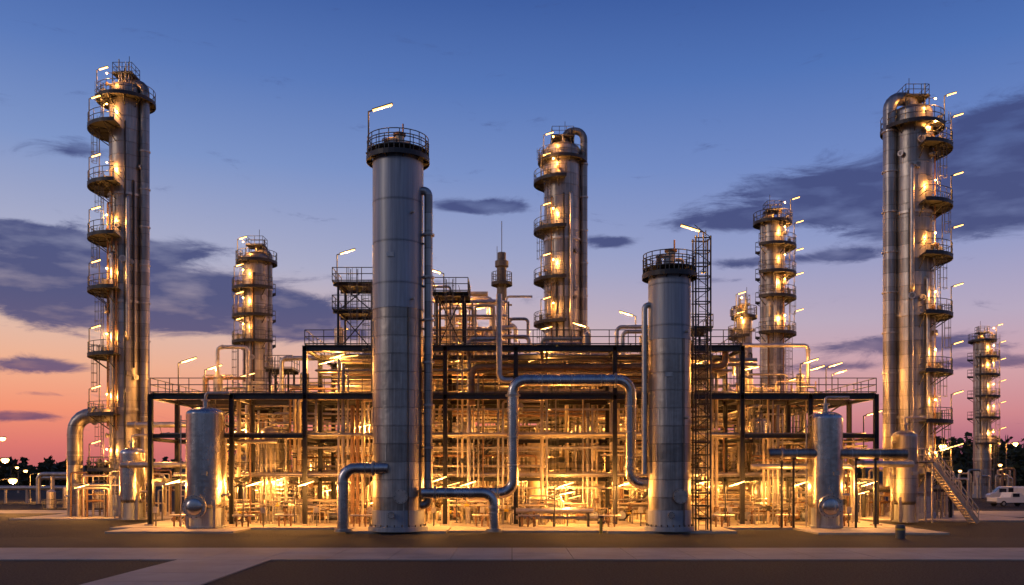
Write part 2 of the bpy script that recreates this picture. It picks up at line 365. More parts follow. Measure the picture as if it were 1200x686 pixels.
# ---------------------------------------------------------------- front columns
def bigcol(px,Rpx,pytop,pyjoin):
    d=63; s=FP/d; X=wx(px,d);Y=CY+d;Rr=Rpx/s;zt=wz(pytop,d);zj=wz(pyjoin,d)
    b=MB()
    b.lathe([(Rr*1.18,.15),(Rr*1.18,.45),(Rr*1.03,.5),(Rr*1.03,1.6),(Rr,1.62)],(X,Y,0),'paint',64)
    for i in range(24):
        a=i*math.pi/12; b.tube((X+Rr*1.1*math.cos(a),Y+Rr*1.1*math.sin(a),.45),(X+Rr*1.1*math.cos(a),Y+Rr*1.1*math.sin(a),.62),.05,'rail',6)
    shellbands(b,X,Y,Rr,1.62,zj,'clad',1.25)
    b.lathe([(Rr,zj),(Rr+.05,zj),(Rr+.05,zj+.12),(Rr+.01,zj+.12)],(X,Y,0),'paint',64)
    prof=[(Rr+.005,zj+.12)];z=math.ceil((zj+.5)/2.9)*2.9
    while z<zt-.1:
        prof+=[(Rr+.005,z-.04),(Rr+.022,z-.035),(Rr+.022,z-.005),(Rr+.005,z)]; z+=2.9
    prof.append((Rr+.005,zt))
    b.lathe(prof,(X,Y,0),'paint',64); b.dome((X,Y,zt),Rr,.6,'paint',64)
    platform(b,X,Y,Rr,.42,zt+.12,0,360)
    b.sector((X,Y),.01,Rr+.4,zt+.55,zt+.62,0,360,'grate')
    for h in(1.6,1.1): b.arc((X,Y,zt+h),Rr+.36,.035,'rail')
    for i in range(18):
        a=i*math.pi/9; b.tube((X+(Rr+.36)*math.cos(a),Y+(Rr+.36)*math.sin(a),zt),(X+(Rr+.36)*math.cos(a),Y+(Rr+.36)*math.sin(a),zt+1.6),.035,'rail',5)
    b.tube((X+.1,Y,zt+.3),(X+.1,Y,zt+1.9),.3,'beige',16); b.tube((X+.1,Y,zt+1.85),(X+.1,Y,zt+2.0),.45,'rust',16)
    b.sweep([(X-.8,Y-.3,zt+.3),(X-.8,Y-.3,zt+1.5),(X-.1,Y-.3,zt+1.5)],.16,'beige',10,.3)
    b.sweep([(X+.9,Y-.2,zt+.3),(X+.9,Y-.2,zt+1.25),(X+.4,Y-.2,zt+1.25)],.12,'beige',10,.2)
    b.valve((X-.8,Y-.3,zt+1.2),.14,'z','rust')
    b.tube((X+.35,Y,zt+1.4),(X+.35,Y,zt+2.7),.06,'rust',6); b.box((X-.3,Y-.6,zt+.95),(.4,.4,.6),'galv')
    for (dx,z,r) in((.45,2.6,.38),(-.2,1.3,.18)):
        yy=Y-math.sqrt(max(0,Rr*Rr-dx*dx))
        b.tube((X+dx,yy+.2,z),(X+dx,yy-.35,z),r,'clad',24); b.tube((X+dx,yy-.33,z),(X+dx,yy-.45,z),r*1.3,'galv',24)
        for i in range(10):
            t=i*math.pi/5; b.tube((X+dx+r*1.12*math.cos(t),yy-.43,z+r*1.12*math.sin(t)),(X+dx+r*1.12*math.cos(t),yy-.5,z+r*1.12*math.sin(t)),.03,'rail',6)
    b.box((X-.3,Y-Rr-.02,zt-7),(.5,.04,.3),'galv')
    for z in(zt-4,zt-10): b.tube((X+Rr*.6,Y-Rr*.75,z),(X+Rr*.75,Y-Rr*.95,z),.09,'galv',10)
    # conduit down the shell
    a=math.radians(300); cx,cy=X+(Rr+.08)*math.cos(a),Y+(Rr+.08)*math.sin(a); b.tube((cx,cy,.3),(cx,cy,zj),.04,'rail',6)
    return b,X,Y,Rr,zt
b,X,Y,Rr,zt=bigcol(466.5,29.5,190,365)
xp=wx(502,62.6)
b.sweep([(X+Rr*.8,Y-.4,wz(224,62.6)),(xp,Y-.4,wz(224,62.6)),(xp,Y-.4,wz(592,62.6)),(X+Rr*.8,Y-.4,wz(592,62.6))],.3,'clad',18,.5)
for i in range(7):
    z=3+i*3; b.flange((xp,Y-.4,z),(0,0,1),.3); b.box(((xp+X+Rr)/2,Y-.35,z-.6),(xp-X-Rr+.1,.12,.12),'steel')
b.ladder(X-Rr-.2,Y+.9,10,18,-1,0)
b.obj('absorber_column')
mast((wx(434,63),CY+62.2,wz(138,63)),2.5,120,s=1.15)
b,X,Y,Rr,zt=bigcol(784.5,24.5,326,400)
xp=wx(755,62.8)
b.sweep([(X-Rr*.8,Y-.3,wz(358,62.8)),(xp,Y-.3,wz(358,62.8)),(xp,Y-.3,wz(556,62.8))],.2,'galv',14,.4)
x0=wx(812,63);x1=wx(831,63);zt2=wz(262,63)
for xx in(x0+.1,x1):
    for yy in(Y-.5,Y+.5): b.tube((xx,yy,.15),(xx,yy,zt2-1.0),.06,'steel',6)
z=1.0;i=0
while z<zt2-1: 
    for yy in(Y-.5,Y+.5): b.tube((x0,yy,z),(x1,yy,z),.045,'steel',5)
    b.tube((x0 if i%2 else x1,Y-.5,z),(x1 if i%2 else x0,Y-.5,z+.9),.03,'steel',4)
    b.tube((x1,Y-.5,z),(x1,Y+.5,z),.04,'steel',5); z+=.9;i+=1
b.ladder((x0+x1)/2,Y-.4,.2,zt2-.6,0,-1,False)
b.obj('absorber_column')
mast((wx(822,63),CY+62.3,wz(277,63)),2.5,120,True,1.1)

# ---------------------------------------------------------------- steel frame
F=MB()
cols=[-28.1,-21.8,-16.1,-10.6,-5.2,.3,8.0,12.9,17.9,23.2,28.3]
rows=[4,9.5,15,21,27,33]
L1,L2,L3,L4=3.9,7.1,10.36,14.1
for X in cols:
    mid=-16.2<X<18
    for Y in rows:
        F.hbeam((X,Y,.15),(X,Y,L4 if mid else L3),.34,.32)
        F.box((X,Y,.2),(.7,.7,.1),'conc')
for Y in rows:
    for z in(L1,L2,L3):
        if z==L1 and Y==4: continue
        if z==L2 and Y==4:
            F.hbeam((cols[0],Y,z),(cols[2],Y,z)); F.hbeam((cols[8],Y,z),(cols[10],Y,z)); continue
        F.hbeam((cols[0],Y,z-.2),(cols[-1],Y,z-.2),.42 if z==L3 else .3,.3)
    F.hbeam((cols[2]-.2,Y,L4-.2),(cols[8]+.2,Y,L4-.2),.42,.3)
    F.hbeam((cols[2],Y,L3+1.9),(cols[8],Y,L3+1.9),.25,.2) if Y>4 else None
for X in cols:
    mid=-16.2<X<18
    for z in(L1,L2,L3,L4):
        if z==L4 and not mid: continue
        F.hbeam((X,rows[0],z-.25),(X,rows[-1],z-.25),.28,.22)
for i,Y in((0,9.5),(3,15),(7,15),(9,9.5),(5,21)):
    X0,X1=cols[i],cols[i+1]
    for z0,z1 in((.2,L1),(L1,L2),(L2,L3)):
        F.tube((X0,Y,z0),(X1,Y,z1),.07,'steel',6); F.tube((X1,Y,z0),(X0,Y,z1),.07,'steel',6)
for (xa,xb,y0,y1,z) in((cols[0],cols[2],4,7,L3),(cols[8],cols[10],4,7,L3),(cols[2],cols[8],4,8,L4),(cols[0],cols[3],20,27,L3),(cols[8],cols[10],16,25,L3),(cols[3],cols[6],14,27,L4),(cols[6],cols[8],20,33,L4),(cols[2],cols[8],4,5.5,L3),
    (cols[0],cols[10],9.6,11,L1),(cols[0],cols[10],15.1,16.3,L2),(cols[2],cols[8],21.2,22.4,L3)):
    F.box(((xa+xb)/2,(y0+y1)/2,z+.06),(xb-xa,y1-y0,.05),'grate')
    x=xa
    while x<xb: F.box((x,(y0+y1)/2,z+.02),(.06,y1-y0,.08),'steel'); x+=.8
for pts in ([(cols[0],3.95,L3+.09),(cols[2],3.95,L3+.09)],[(cols[8],3.95,L3+.09),(cols[10],3.95,L3+.09),(cols[10],25,L3+.09)],[(cols[2],3.95,L4+.09),(cols[8],3.95,L4+.09)],
    [(cols[2],3.95,L4+.09),(cols[2],20,L4+.09)],[(cols[8],3.95,L4+.09),(cols[8],20,L4+.09)],[(cols[0],3.95,L3+.09),(cols[0],25,L3+.09)],
    [(cols[2],4.1,L3+.09),(cols[8],4.1,L3+.09)],[(cols[0],9.6,L1+.1),(cols[10],9.6,L1+.1)],[(cols[0],15.1,L2+.1),(cols[10],15.1,L2+.1)],[(cols[2],21.2,L3+.1),(cols[8],21.2,L3+.1)],[(cols[2],20,L4+.1),(cols[8],20,L4+.1)],[(cols[0],16,L3+.1),(cols[2],16,L3+.1)],[(cols[8],16,L3+.1),(cols[10],16,L3+.1)]):
    F.rail(pts,1.15,1.5,.035)
for x,y,z0,z1 in((-19,9.3,.2,L2),(-8.5,9.3,.2,L2),(3.5,8.8,.2,L3),(10.5,9,L1,L3),(20.5,9.2,.2,L3),(-13,14.8,L1,L4),(5.5,14.6,L2,L4),(15.5,8.6,L1,L4),(-25,9.0,L1,L3),(25.5,14.6,L1,L3)):
    F.ladder(x,y,z0,z1+1,0,-1)
for (x0,x1,y,z0,z1) in((-15,-11.5,8.6,.2,L1),(9,12.4,8.6,.2,L1),(-4.5,-.8,8.4,L1,L2),(19,22.5,14.4,L1,L2),(-27,-23,14.4,L1,L2)):
    for yy in(y-.45,y+.45): F.hbeam((x0,yy,z0),(x1,yy,z1),.22,.1); F.rail([(x0,yy,z0+.1),(x1,yy,z1+.1)],1,1,.03,'rail',False)
    for i in range(14): t=(i+.5)/14; F.box((x0+(x1-x0)*t,y,z0+(z1-z0)*t),(.26,.9,.04),'grate')
def scaffold(x0,x1,y0,y1,zb,levels,ladder=True):
    for x in(x0,x1):
        for y in(y0,y1): F.hbeam((x,y,zb),(x,y,levels[-1]),.16,.16)
    for z in levels:
        F.box(((x0+x1)/2,(y0+y1)/2,z+.04),(x1-x0+.8,y1-y0+.8,.07),'grate')
        for y in(y0,y1): F.hbeam((x0-.4,y,z-.12),(x1+.4,y,z-.12),.2,.14)
        for x in(x0,x1): F.hbeam((x,y0-.4,z-.13),(x,y1+.4,z-.13),.18,.14)
        F.rail([(x0-.4,y1+.4,z+.08),(x0-.4,y0-.4,z+.08),(x1+.4,y0-.4,z+.08),(x1+.4,y1+.4,z+.08)],1.1,1.1,.035)
    zz=[zb]+levels
    for a,b_ in zip(zz[:-1],zz[1:]):
        F.tube((x0,y0,a),(x1,y0,b_),.05,'steel',5); F.tube((x1,y0,a),(x0,y0,b_),.05,'steel',5)
    if ladder: F.ladder((x0+x1)/2,y0-.55,zb,levels[-1]+1,0,-1)
scaffold(-13.9,-11.2,6,9,L4,[17.2,19.4])
scaffold(-6.0,-3.9,6,9,L4,[18.6])
scaffold(-21,-19.4,12,14,L3,[13.2])
scaffold(13.5,16.5,10,13,L4,[16.4])
F.obj('steel_pipe_rack_structure')

# ---------------------------------------------------------------- process pipework
W=MB()
kinds=['galv','galv','clad','beige','rust','clad','beige']
def K(): return random.choice(kinds)
SM=[.05,.06,.08,.1,.1,.14,.17]
for (lv,xa,xb) in((L1,-27.6,27.9),(L2,-27.6,27.9),(L3,-27.6,27.9),(L3+1.9,-15.6,17.5),(L4,-15.6,17.5)):
    for y0 in(4.6,7,12,13.4,17,18.8,23,25,29,31):
        if lv==L1 and y0<6: continue
        if lv==L4 and y0<9: continue
        y=y0
        for q in range(random.randint(3,5)):
            r=random.choice(SM+[.2,.26]); z=lv+r+.02; k=K()
            full=R()<.5
            a=xa if full else U(xa,xb-9); c=xb if full else min(xb,a+U(9,30))
            pts=[(a,y,z),(c,y,z)]
            if not full:
                dz=random.choice([3.2,3.2,6.4,-1.2]); 
                if z-dz>.3 and R()<.7: pts.append((c,y,z-dz))
                if R()<.4 and z-3>.3: pts=[(a,y,z-3)]+pts
            W.sweep(pts,r,k,10 if r<.2 else 14,r*2.5)
            if r>.09:
                for i in range(int((c-a)/7)): W.flange((U(a+1,c-1),y,z),(1,0,0),r,k)
            y+=r*2+.16
for lv in(L1-.9,L2-.8,L3-.9):
    for y in(8,14,19.5,25.5):
        a=U(-27,-10); c=U(8,27.5); 
        for e in(-.2,.2): W.box(((a+c)/2,y+e,lv),(c-a,.03,.12),'galv')
        x=a
        while x<c: W.box((x,y,lv-.04),(.04,.4,.03),'galv'); x+=.4
for i in range(130):
    z=round(U(1.2,9.8)/.4)*.4; y=U(7,33); a=U(-27,20); c=min(27.6,a+U(4,18)); n=random.randint(1,3); drop=R()<.5; dz=U(1.5,4)
    for q in range(n):
        r=random.choice(SM[:5]); 
        pts=[(a+q*.3,y,z-q*.34),(c-q*.34,y,z-q*.34)]
        if drop: pts.append((c-q*.34,y,max(.2,z-dz)))
        if pts[0][2]>.3: W.sweep(pts,r,K(),10,r*2.5)
for i in range(70):
    z=round(U(10.8,13.8)/.35)*.35; y=U(6,33); a=U(-15.5,12); r=random.choice(SM); W.sweep([(a,y,z),(min(17.3,a+U(3,16)),y,z)],r,K(),10)
for i in range(130):
    X=U(-27.5,26.8); Y=random.choice([5.4,6.3,8.3,11.5,12.6,14.3,17.4,20,22.8,25,28.5,31]); mid=-15.8<X<16.5
    z0=random.choice([.2,.2,.2,L1]); z1=random.choice([L2,L3,L3,L4+.9 if mid else L3+.8,L4-.8 if mid else L2])
    n=random.randint(1,4); out=R()<.5; run=U(1,3)
    for q in range(n):
        r=random.choice(SM); k=K(); x=X+q*(.38)
        pts=[(x,Y,z0),(x,Y,z1-q*.38)]
        if out: pts.append((x+run+1.2-q*.38,Y,z1-q*.38))
        W.sweep(pts,r,k,10,r*2.5)
        if R()<.6: W.valve((x,Y,z0+U(1.0,1.8)),min(r,.1),'z',random.choice(['rust','galv','steel']))
        if R()<.5 and r>.07: W.flange((x,Y,U(z0+1,z1-1)),(0,0,1),r,k)
for i in range(60):
    X=U(-27,27); z=random.choice([L1,L2,L3])-.65-U(0,.3); y0=U(5,20); W.tube((X,y0,z),(X,y0+U(4,12),z),random.choice([.07,.1,.15,.22]),K(),10)
for i in range(22):
    X=U(-14,14);Y=U(9,28);h=U(.9,2.6);w=U(1.5,4);r=random.choice([.08,.12,.17])
    for q in range(2): W.sweep([(X+q*.5,Y,L4),(X+q*.5,Y,L4+h-q*.4),(X+w+1-q*.5,Y,L4+h-q*.4),(X+w+1-q*.5,Y,L4)],r,K(),12,r*2.5)
for i in range(18):
    X=random.choice([U(-27,-19),U(19,24)]);Y=U(8,28);h=U(.8,2.6);w=U(1.5,4);r=random.choice([.07,.1,.14]); W.sweep([(X,Y,L3),(X,Y,L3+h),(X+w,Y,L3+h),(X+w,Y,L3)],r,K(),12,r*2.5)
for i in range(24):
    X=-6.2+i*.26;Y=U(9,17);h=U(2.2,5.8);w=random.choice([-1,1])*U(1,2.6);r=random.choice([.07,.1,.14,.2,.24]); W.sweep([(X,Y,L4),(X,Y,L4+h),(X+w,Y,L4+h)]+([(X+w,Y,L4+h-U(1,2))] if i%2 else []),r,random.choice(['beige','clad','galv']),12,r*2.5)
for z in(1.2,2.2,3.4,4.6): W.tube((-7,10,L4+z),(-.4,10,L4+z),.12,'galv',10); W.tube((-6.5,13,L4+z+.3),(0,13,L4+z+.3),.09,'beige',10)
for x in(-6.6,-3.4,-.3): W.box((x,11,L4+2.4),(.14,.14,4.8),'steel')
for x,h,r in((-15,2.6,.4),(-10.2,3.2,.5),(-8.2,4.2,.35),(3,1.7,.4),(6.5,2.1,.35),(11.5,1.9,.45)):
    W.lathe([(r,0),(r,h)],(x,12,L4),'clad',24); W.dome((x,12,L4+h),r,.25,'clad',24); W.tube((x,12,L4+h),(x,12,L4+h+.7),.08,'galv',8)
for x,h,r in((-25.5,2.2,.4),(-23,1.6,.35),(-18,2.4,.4),(20.5,2.0,.4),(25,2.3,.35)):
    W.lathe([(r,0),(r,h)],(x,12,L3),'clad',24); W.dome((x,12,L3+h),r,.25,'clad',24); W.tube((x,12,L3+h),(x,12,L3+h+.7),.08,'galv',8)
for i in range(50):
    X=U(-15,17);Y=U(8,32); W.tube((X,Y,L4),(X,Y,L4+U(.8,2.2)),random.choice([.05,.08]),K(),8)
    X=random.choice([U(-27,-17),U(19,27)]); W.tube((X,Y,L3),(X,Y,L3+U(.8,2.0)),random.choice([.05,.08]),K(),8)
for i in range(60):
    X=U(-27,25);Y=U(4.6,10); h=U(.7,1.9); r=random.choice([.05,.06,.08]);w=U(1.4,4)
    for q in range(random.randint(1,3)):
        hh=h+q*.32; W.sweep([(X+q*.25,Y,.15),(X+q*.25,Y,hh),(X+w+q*.25,Y,hh),(X+w+q*.25,Y,.15)],r,K(),8,r*2)
    W.valve((X+w/2,Y,h+.0),r,'x',random.choice(['rust','steel','yellow','rust']))
for i in range(14):
    x=-27+i*4+U(-1,1); y=U(2.2,3.4); W.tube((x,y,.15),(x,y,1.4),.05,'rail',6); W.box((x,y-.05,1.4),(.35,.2,.45),'galv')
for i in range(12):
    x=-26.5+i*4.7+U(-1,1); y=U(1.8,3.2); r=.07
    for q in range(3): W.tube((x+q*.45,y,.15),(x+q*.45,y,1.0+q*.15),r,'rust',8); W.valve((x+q*.45,y,.7),r,'z','rust')
    W.tube((x-.3,y,1.0),(x+1.4,y,1.0),.09,'galv',10)
W.tube((.3,2.6,1.35),(6.2,2.6,1.35),.22,'galv',16);W.tube((.3,2.9,.8),(7,2.9,.8),.14,'clad',14)
for x in(.6,3.2,5.8): W.box((x,2.6,.65),(.16,.7,1.0),'steel')
W.obj('process_pipework')

def fpipe(name,pts,r,d,k='clad',flr=True,saddles=()):
    b=MB(); q=[(wx(p[0],p[2] if len(p)>2 else d),CY+(p[2] if len(p)>2 else d),wz(p[1],p[2] if len(p)>2 else d)) for p in pts]
    q=[(x,y,max(z,.16)) for x,y,z in q]
    b.sweep(q,r,k,24,r*2.2)
    for a,c in zip(q[:-1],q[1:]):
        a=Vector(a);c=Vector(c);L=(c-a).length;n=int(L/2.3)
        t=(c-a).normalized()
        for i in range(1,n+1):
            p=a.lerp(c,i/(n+1)); b.tube(p-t*.04,p+t*.04,r*1.06,'galv',24)
        if L>2.5:
            b.flange(a+t*r*2.6,t,r*.9)
    for s_ in saddles:
        x=wx(s_[0],d); b.tube((x,CY+d,.15),(x,CY+d,wz(s_[1],d)-r*.8),.09,'steel',8); b.box((x,CY+d,wz(s_[1],d)-r),(.3,.5,.08),'steel')
    if q[-1][2]<.3: b.tube(q[-1],(q[-1][0],q[-1][1],.35),r*1.5,'galv',20)
    return b.obj(name)
fpipe('large_process_pipe',[(768,567),(739,567),(739,446),(601,446),(601,578),(545,578)],.42,64.5,'stain')
fpipe('large_process_pipe',[(494,578),(579,578),(579,626)],.37,61.8,'stain')
fpipe('large_process_pipe',[(455,549),(402,549),(402,626)],.40,61.5,'stain')
fpipe('large_process_pipe',[(900,532),(1062,532)],.38,66,'clad',saddles=[(916,532),(930,532),(1003,532),(1026,532)])
fpipe('large_process_pipe',[(1000,544),(1070,544)],.25,68,'galv')
fpipe('large_process_pipe',[(880,547),(1000,547),(1000,612)],.22,69,'galv')
fpipe('large_process_pipe',[(142,545),(262,545),(262,606)],.24,74,'galv')
fpipe('large_process_pipe',[(585,345),(585,446),(601,446)],.22,67,'galv')
fpipe('large_process_pipe',[(88,604),(88,487),(135,487)],.72,86,'clad')
fpipe('large_process_pipe',[(150,498),(300,498)],.26,80,'galv')
fpipe('large_process_pipe',[(255,462),(255,407),(290,407),(290,462)],.16,76,'galv')
fpipe('large_process_pipe',[(330,462),(330,420),(380,420)],.2,76,'galv')
fpipe('large_process_pipe',[(500,395),(620,395),(620,408)],.18,76,'galv')
fpipe('large_process_pipe',[(860,440),(860,405),(947,405),(947,455)],.16,74,'galv')

# ---------------------------------------------------------------- vessels
def vessel(px,Rpx,pyt,d,man=True,k='stain'):
    s=FP/d;X=wx(px,d);Y=CY+d;Rr=Rpx/s;zt=wz(pyt,d)
    b=MB()
    b.lathe([(Rr,1.9),(Rr,3.2),(Rr+.03,3.21),(Rr+.03,3.27),(Rr,3.28),(Rr,5.2),(Rr+.03,5.21),(Rr+.03,5.27),(Rr,5.28),(Rr,zt-.5)],(X,Y,0),k,48)
    b.dome((X,Y,zt-.5),Rr,.55,k,48); b.dome((X,Y,1.9),Rr,.5,k,48,sign=-1)
    b.lathe([(Rr*.8,.15),(Rr*.8,1.6)],(X,Y,0),'paint',32); b.lathe([(Rr*.95,.15),(Rr*.95,.3),(Rr*.5,.3)],(X,Y,0),'paint',32)
    for i in range(4):
        a=math.pi/4+i*math.pi/2; b.box((X+Rr*math.cos(a),Y+Rr*math.sin(a),1.2),(.2,.2,2.1),'galv')
    if man:
        b.tube((X-.2,Y-Rr*.6,1.75),(X-.2,Y-Rr-.35,1.75),.72,k,32); b.tube((X-.2,Y-Rr-.33,1.75),(X-.2,Y-Rr-.47,1.75),.86,'galv',32)
        b.dome((X-.2,Y-Rr-.47,1.75),.62,.2,k,28,'y',-1)
        for i in range(14):
            t=i*math.pi/7; b.tube((X-.2+.77*math.cos(t),Y-Rr-.4,1.75+.77*math.sin(t)),(X-.2+.77*math.cos(t),Y-Rr-.54,1.75+.77*math.sin(t)),.04,'rail',6)
    b.tube((X,Y,zt-.1),(X,Y,zt+.6),.2,k,14); b.tube((X,Y,zt+.5),(X,Y,zt+.62),.33,'galv',14)
    b.sweep([(X,Y,zt+.5),(X,Y,zt+1.1),(X+1.8,Y,zt+1.1)],.1,'galv',12,.25)
    b.tube((X+Rr*.9,Y-.3,2.6),(X+Rr+.5,Y-.3,2.6),.1,'galv',12); b.tube((X-Rr-.3,Y-.4,.2),(X-Rr-.3,Y-.4,zt-.6),.05,'galv',8)
    for z in(2.5,4,zt-1): b.tube((X-Rr-.3,Y-.4,z),(X,Y-.4,z),.04,'galv',8)
    b.box((X+.4,Y-Rr-.02,4.2),(.4,.12,.3),'galv')
    b.obj('pressure_vessel')
vessel(241,22,478,66.5); vessel(967,19.5,483,66.5)
vessel(320,14,500,76,False,'clad'); vessel(690,16,505,80,False,'clad'); vessel(540,15,495,80,False,'clad'); vessel(890,13,490,76,False,'stain')
vessel(155,14,525,78,False,'stain'); vessel(1060,14,505,74,False,'clad'); vessel(420,13,500,82,False,'clad'); vessel(630,12,510,78,False,'beige')

def exmesh():
    b=MB(); L=4.6;r=.62
    b.lathe([(r,-L/2),(r,L/2)],(0,0,0),'galv',28,axis='x'); b.dome((L/2,0,0),r,.3,'galv',28,'x'); b.dome((-L/2,0,0),r,.3,'galv',28,'x',-1)
    for x in(-L/2+.1,-L/2+.7,L/2-.1): b.tube((x-.06,0,0),(x+.06,0,0),r*1.18,'galv',28)
    for x in(-1.3,0,1.3): b.tube((x-.02,0,0),(x+.02,0,0),r*1.03,'beige',28)
    for x in(-1.4,1.4): b.box((x,0,-.75),(.25,1.0,.9),'steel')
    for x in(-1.8,1.5): b.tube((x,0,r*.9),(x,0,r+.5),.16,'galv',14); b.tube((x,0,r+.42),(x,0,r+.5),.27,'galv',14)
    return b.mesh('heat_exchanger')
EX=exmesh()
for (x,y,z) in[(-24,12,1.3),(-18.5,12,1.3),(-13,12,1.3),(-2,12,1.3),(5,12.5,1.3),(15,12,1.3),(21,12,1.3),(25,18,1.3),(-24,17,L1+1.2),(-8,16,L1+1.2),(4,17,L1+1.2),(20,17,L1+1.2),
               (-12,17,L2+1.2),(8,17,L2+1.2),(-3,23,L2+1.2),(24,20,L2+1.2),(-22,22,L3+1.3),(22.5,20,L3+1.3),(-9.5,15,L4+1.3),(-9.5,20,L4+2.4),(9.5,24,L4+1.3),(0,24,L4+1.3),(14.5,28,L4+1.3),(-1,16,L3+1.2),(11,14,L3+1.2),(-12.5,12,L3+1.2)]:
    o=bpy.data.objects.new('heat_exchanger',EX); sc.collection.objects.link(o); o.location=(x,y,z); o.rotation_euler=(0,0,math.radians(random.choice([0,180])))
def pumpmesh():
    b=MB(); b.box((0,0,.12),(1.9,.7,.22),'conc'); b.box((0,0,.28),(1.7,.5,.1),'steel')
    b.tube((-.75,0,.65),(.1,0,.65),.27,'paint',20)
    for i in range(8): b.tube((-.7+i*.09,0,.65),(-.68+i*.09,0,.65),.31,'paint',20)
    b.tube((.1,0,.65),(.4,0,.65),.08,'rail',10); b.tube((.4,0,.65),(.7,0,.65),.33,'rust',20); b.tube((.7,0,.65),(.95,0,.65),.15,'rust',14); b.tube((.55,0,.65),(.55,0,1.4),.12,'rust',12); b.tube((.55,0,1.33),(.55,0,1.42),.2,'galv',12)
    b.box((-.4,0,.95),(.25,.25,.18),'galv'); return b.mesh('process_pump')
PM=pumpmesh()
for i in range(16):
    o=bpy.data.objects.new('process_pump',PM); sc.collection.objects.link(o); o.location=(-26+i*3.5+U(-.8,.8),U(5,8),.15); o.rotation_euler=(0,0,U(-.1,.1)+random.choice([0,math.pi/2,math.pi]))

b=MB()
b.box((0,47,4.6),(50,10,9.1),'wall')
x=-24.8
while x<25: b.box((x,41.96,4.7),(.14,.09,8.8),'wall'); x+=.4
b.box((0,47,9.25),(50.6,10.6,.25),'steel')
for x in range(-22,24,6):
    b.box((x,41.93,1.25),(1.1,.12,2.2),'rail'); b.box((x+2.6,41.93,5.8),(2.0,.12,1.2),'glass'); b.box((x+2.6,41.9,6.45),(2.2,.16,.1),'steel'); b.box((x+2.6,41.9,5.15),(2.2,.16,.1),'steel')
b.obj('equipment_building')

# ---------------------------------------------------------------- staircase at right
b=MB(); x0,x1=wx(1090,74),wx(1142,74); y=CY+74; zt=wz(542,74)
for yy in(y-.6,y+.6):
    b.hbeam((x0,yy,zt),(x1,yy,.1),.36,.14,'galv')
    b.rail([(x0,yy,zt+.1),(x1,yy,.2)],1.1,.8,.05,'galv',False)
n=22
for i in range(n): t=(i+.5)/n; b.box((x0+(x1-x0)*t,y,zt*(1-t)),(.28,1.15,.05),'galv')
b.box((x0-1.2,y,zt-.02),(2.4,1.4,.08),'grate')
for xx in(x0-2.2,x0-.1):
    for yy in(y-.6,y+.6): b.tube((xx,yy,.1),(xx,yy,zt),.08,'galv',8)
b.rail([(x0,y-.6,zt),(x0-2.4,y-.6,zt),(x0-2.4,y+.6,zt)],1.1,.8,.05,'galv')
b.obj('steel_staircase')

# ---------------------------------------------------------------- vehicles
def vehicle(loc,rot,kind):
    root=empty('parked_'+kind,loc); root.rotation_euler=(0,0,rot)
    if kind=='van': prof=[(-2.6,.45),(2.5,.45),(2.6,.6),(2.6,1.05),(2.3,1.25),(1.75,1.4),(1.1,2.15),(.8,2.3),(-2.5,2.3),(-2.62,2.1)]; win=[(.35,1.3,1.45,2.0)]
    else: prof=[(-2.6,.5),(2.5,.5),(2.6,.7),(2.55,1.05),(1.4,1.15),(.75,1.75),(-.5,1.78),(-.75,1.15),(-2.6,1.12)]; win=[(-.4,.55,1.2,1.65)]
    b=MB(); n=len(prof); W_=.95
    ins=[(x*.985,z if z<1.3 else z-.05) for x,z in prof]
    v0=len(b.v)
    for yy,pf in((-W_,ins),(-W_+.12,prof),(W_-.12,prof),(W_,ins)):
        for x,z in pf: b.v.append((x,yy,z))
    for q in range(3):
        for i in range(n): j=(i+1)%n; b.face([v0+q*n+i,v0+q*n+j,v0+(q+1)*n+j,v0+(q+1)*n+i],'white')
    b.face([v0+i for i in range(n)][::-1],'white'); b.face([v0+3*n+i for i in range(n)],'white')
    b.obj('body',root)
    g=MB()
    for s_ in(-1,1):
        for (a,c,z0,z1) in win: g.box(((a+c)/2,s_*.953,(z0+z1)/2),(c-a,.012,z1-z0),'glass')
        if kind=='van': g.box((-.6,s_*.953,1.78),(1.4,.012,.6),'glass')
        g.box((2.58,s_*.65,.85),(.08,.3,.18),'white')
    if kind=='van': g.box((1.44,0,1.79),(.03,1.5,.8),'glass',Matrix.Rotation(math.radians(-41),3,'Y'))
    else: g.box((1.09,0,1.46),(.03,1.5,.75),'glass',Matrix.Rotation(math.radians(-47),3,'Y'))
    g.obj('windows',root)
    w=MB()
    for x in(-1.65,1.65):
        for s_ in(-1,1):
            w.tube((x,s_*.98,.37),(x,s_*.74,.37),.37,'rubber',20); w.tube((x,s_*.99,.37),(x,s_*.97,.37),.2,'galv',14)
    w.box((2.63,0,.55),(.1,1.8,.22),'rail'); w.box((-2.66,0,.55),(.1,1.8,.2),'rail'); w.obj('wheels_and_bumpers',root)
vehicle((wx(1180,128),CY+128,.03),math.pi*.93,'van'); vehicle((wx(1212,124),CY+124,.03),.25,'van'); vehicle((wx(1184,112),CY+112,.03),.15,'pickup_truck')

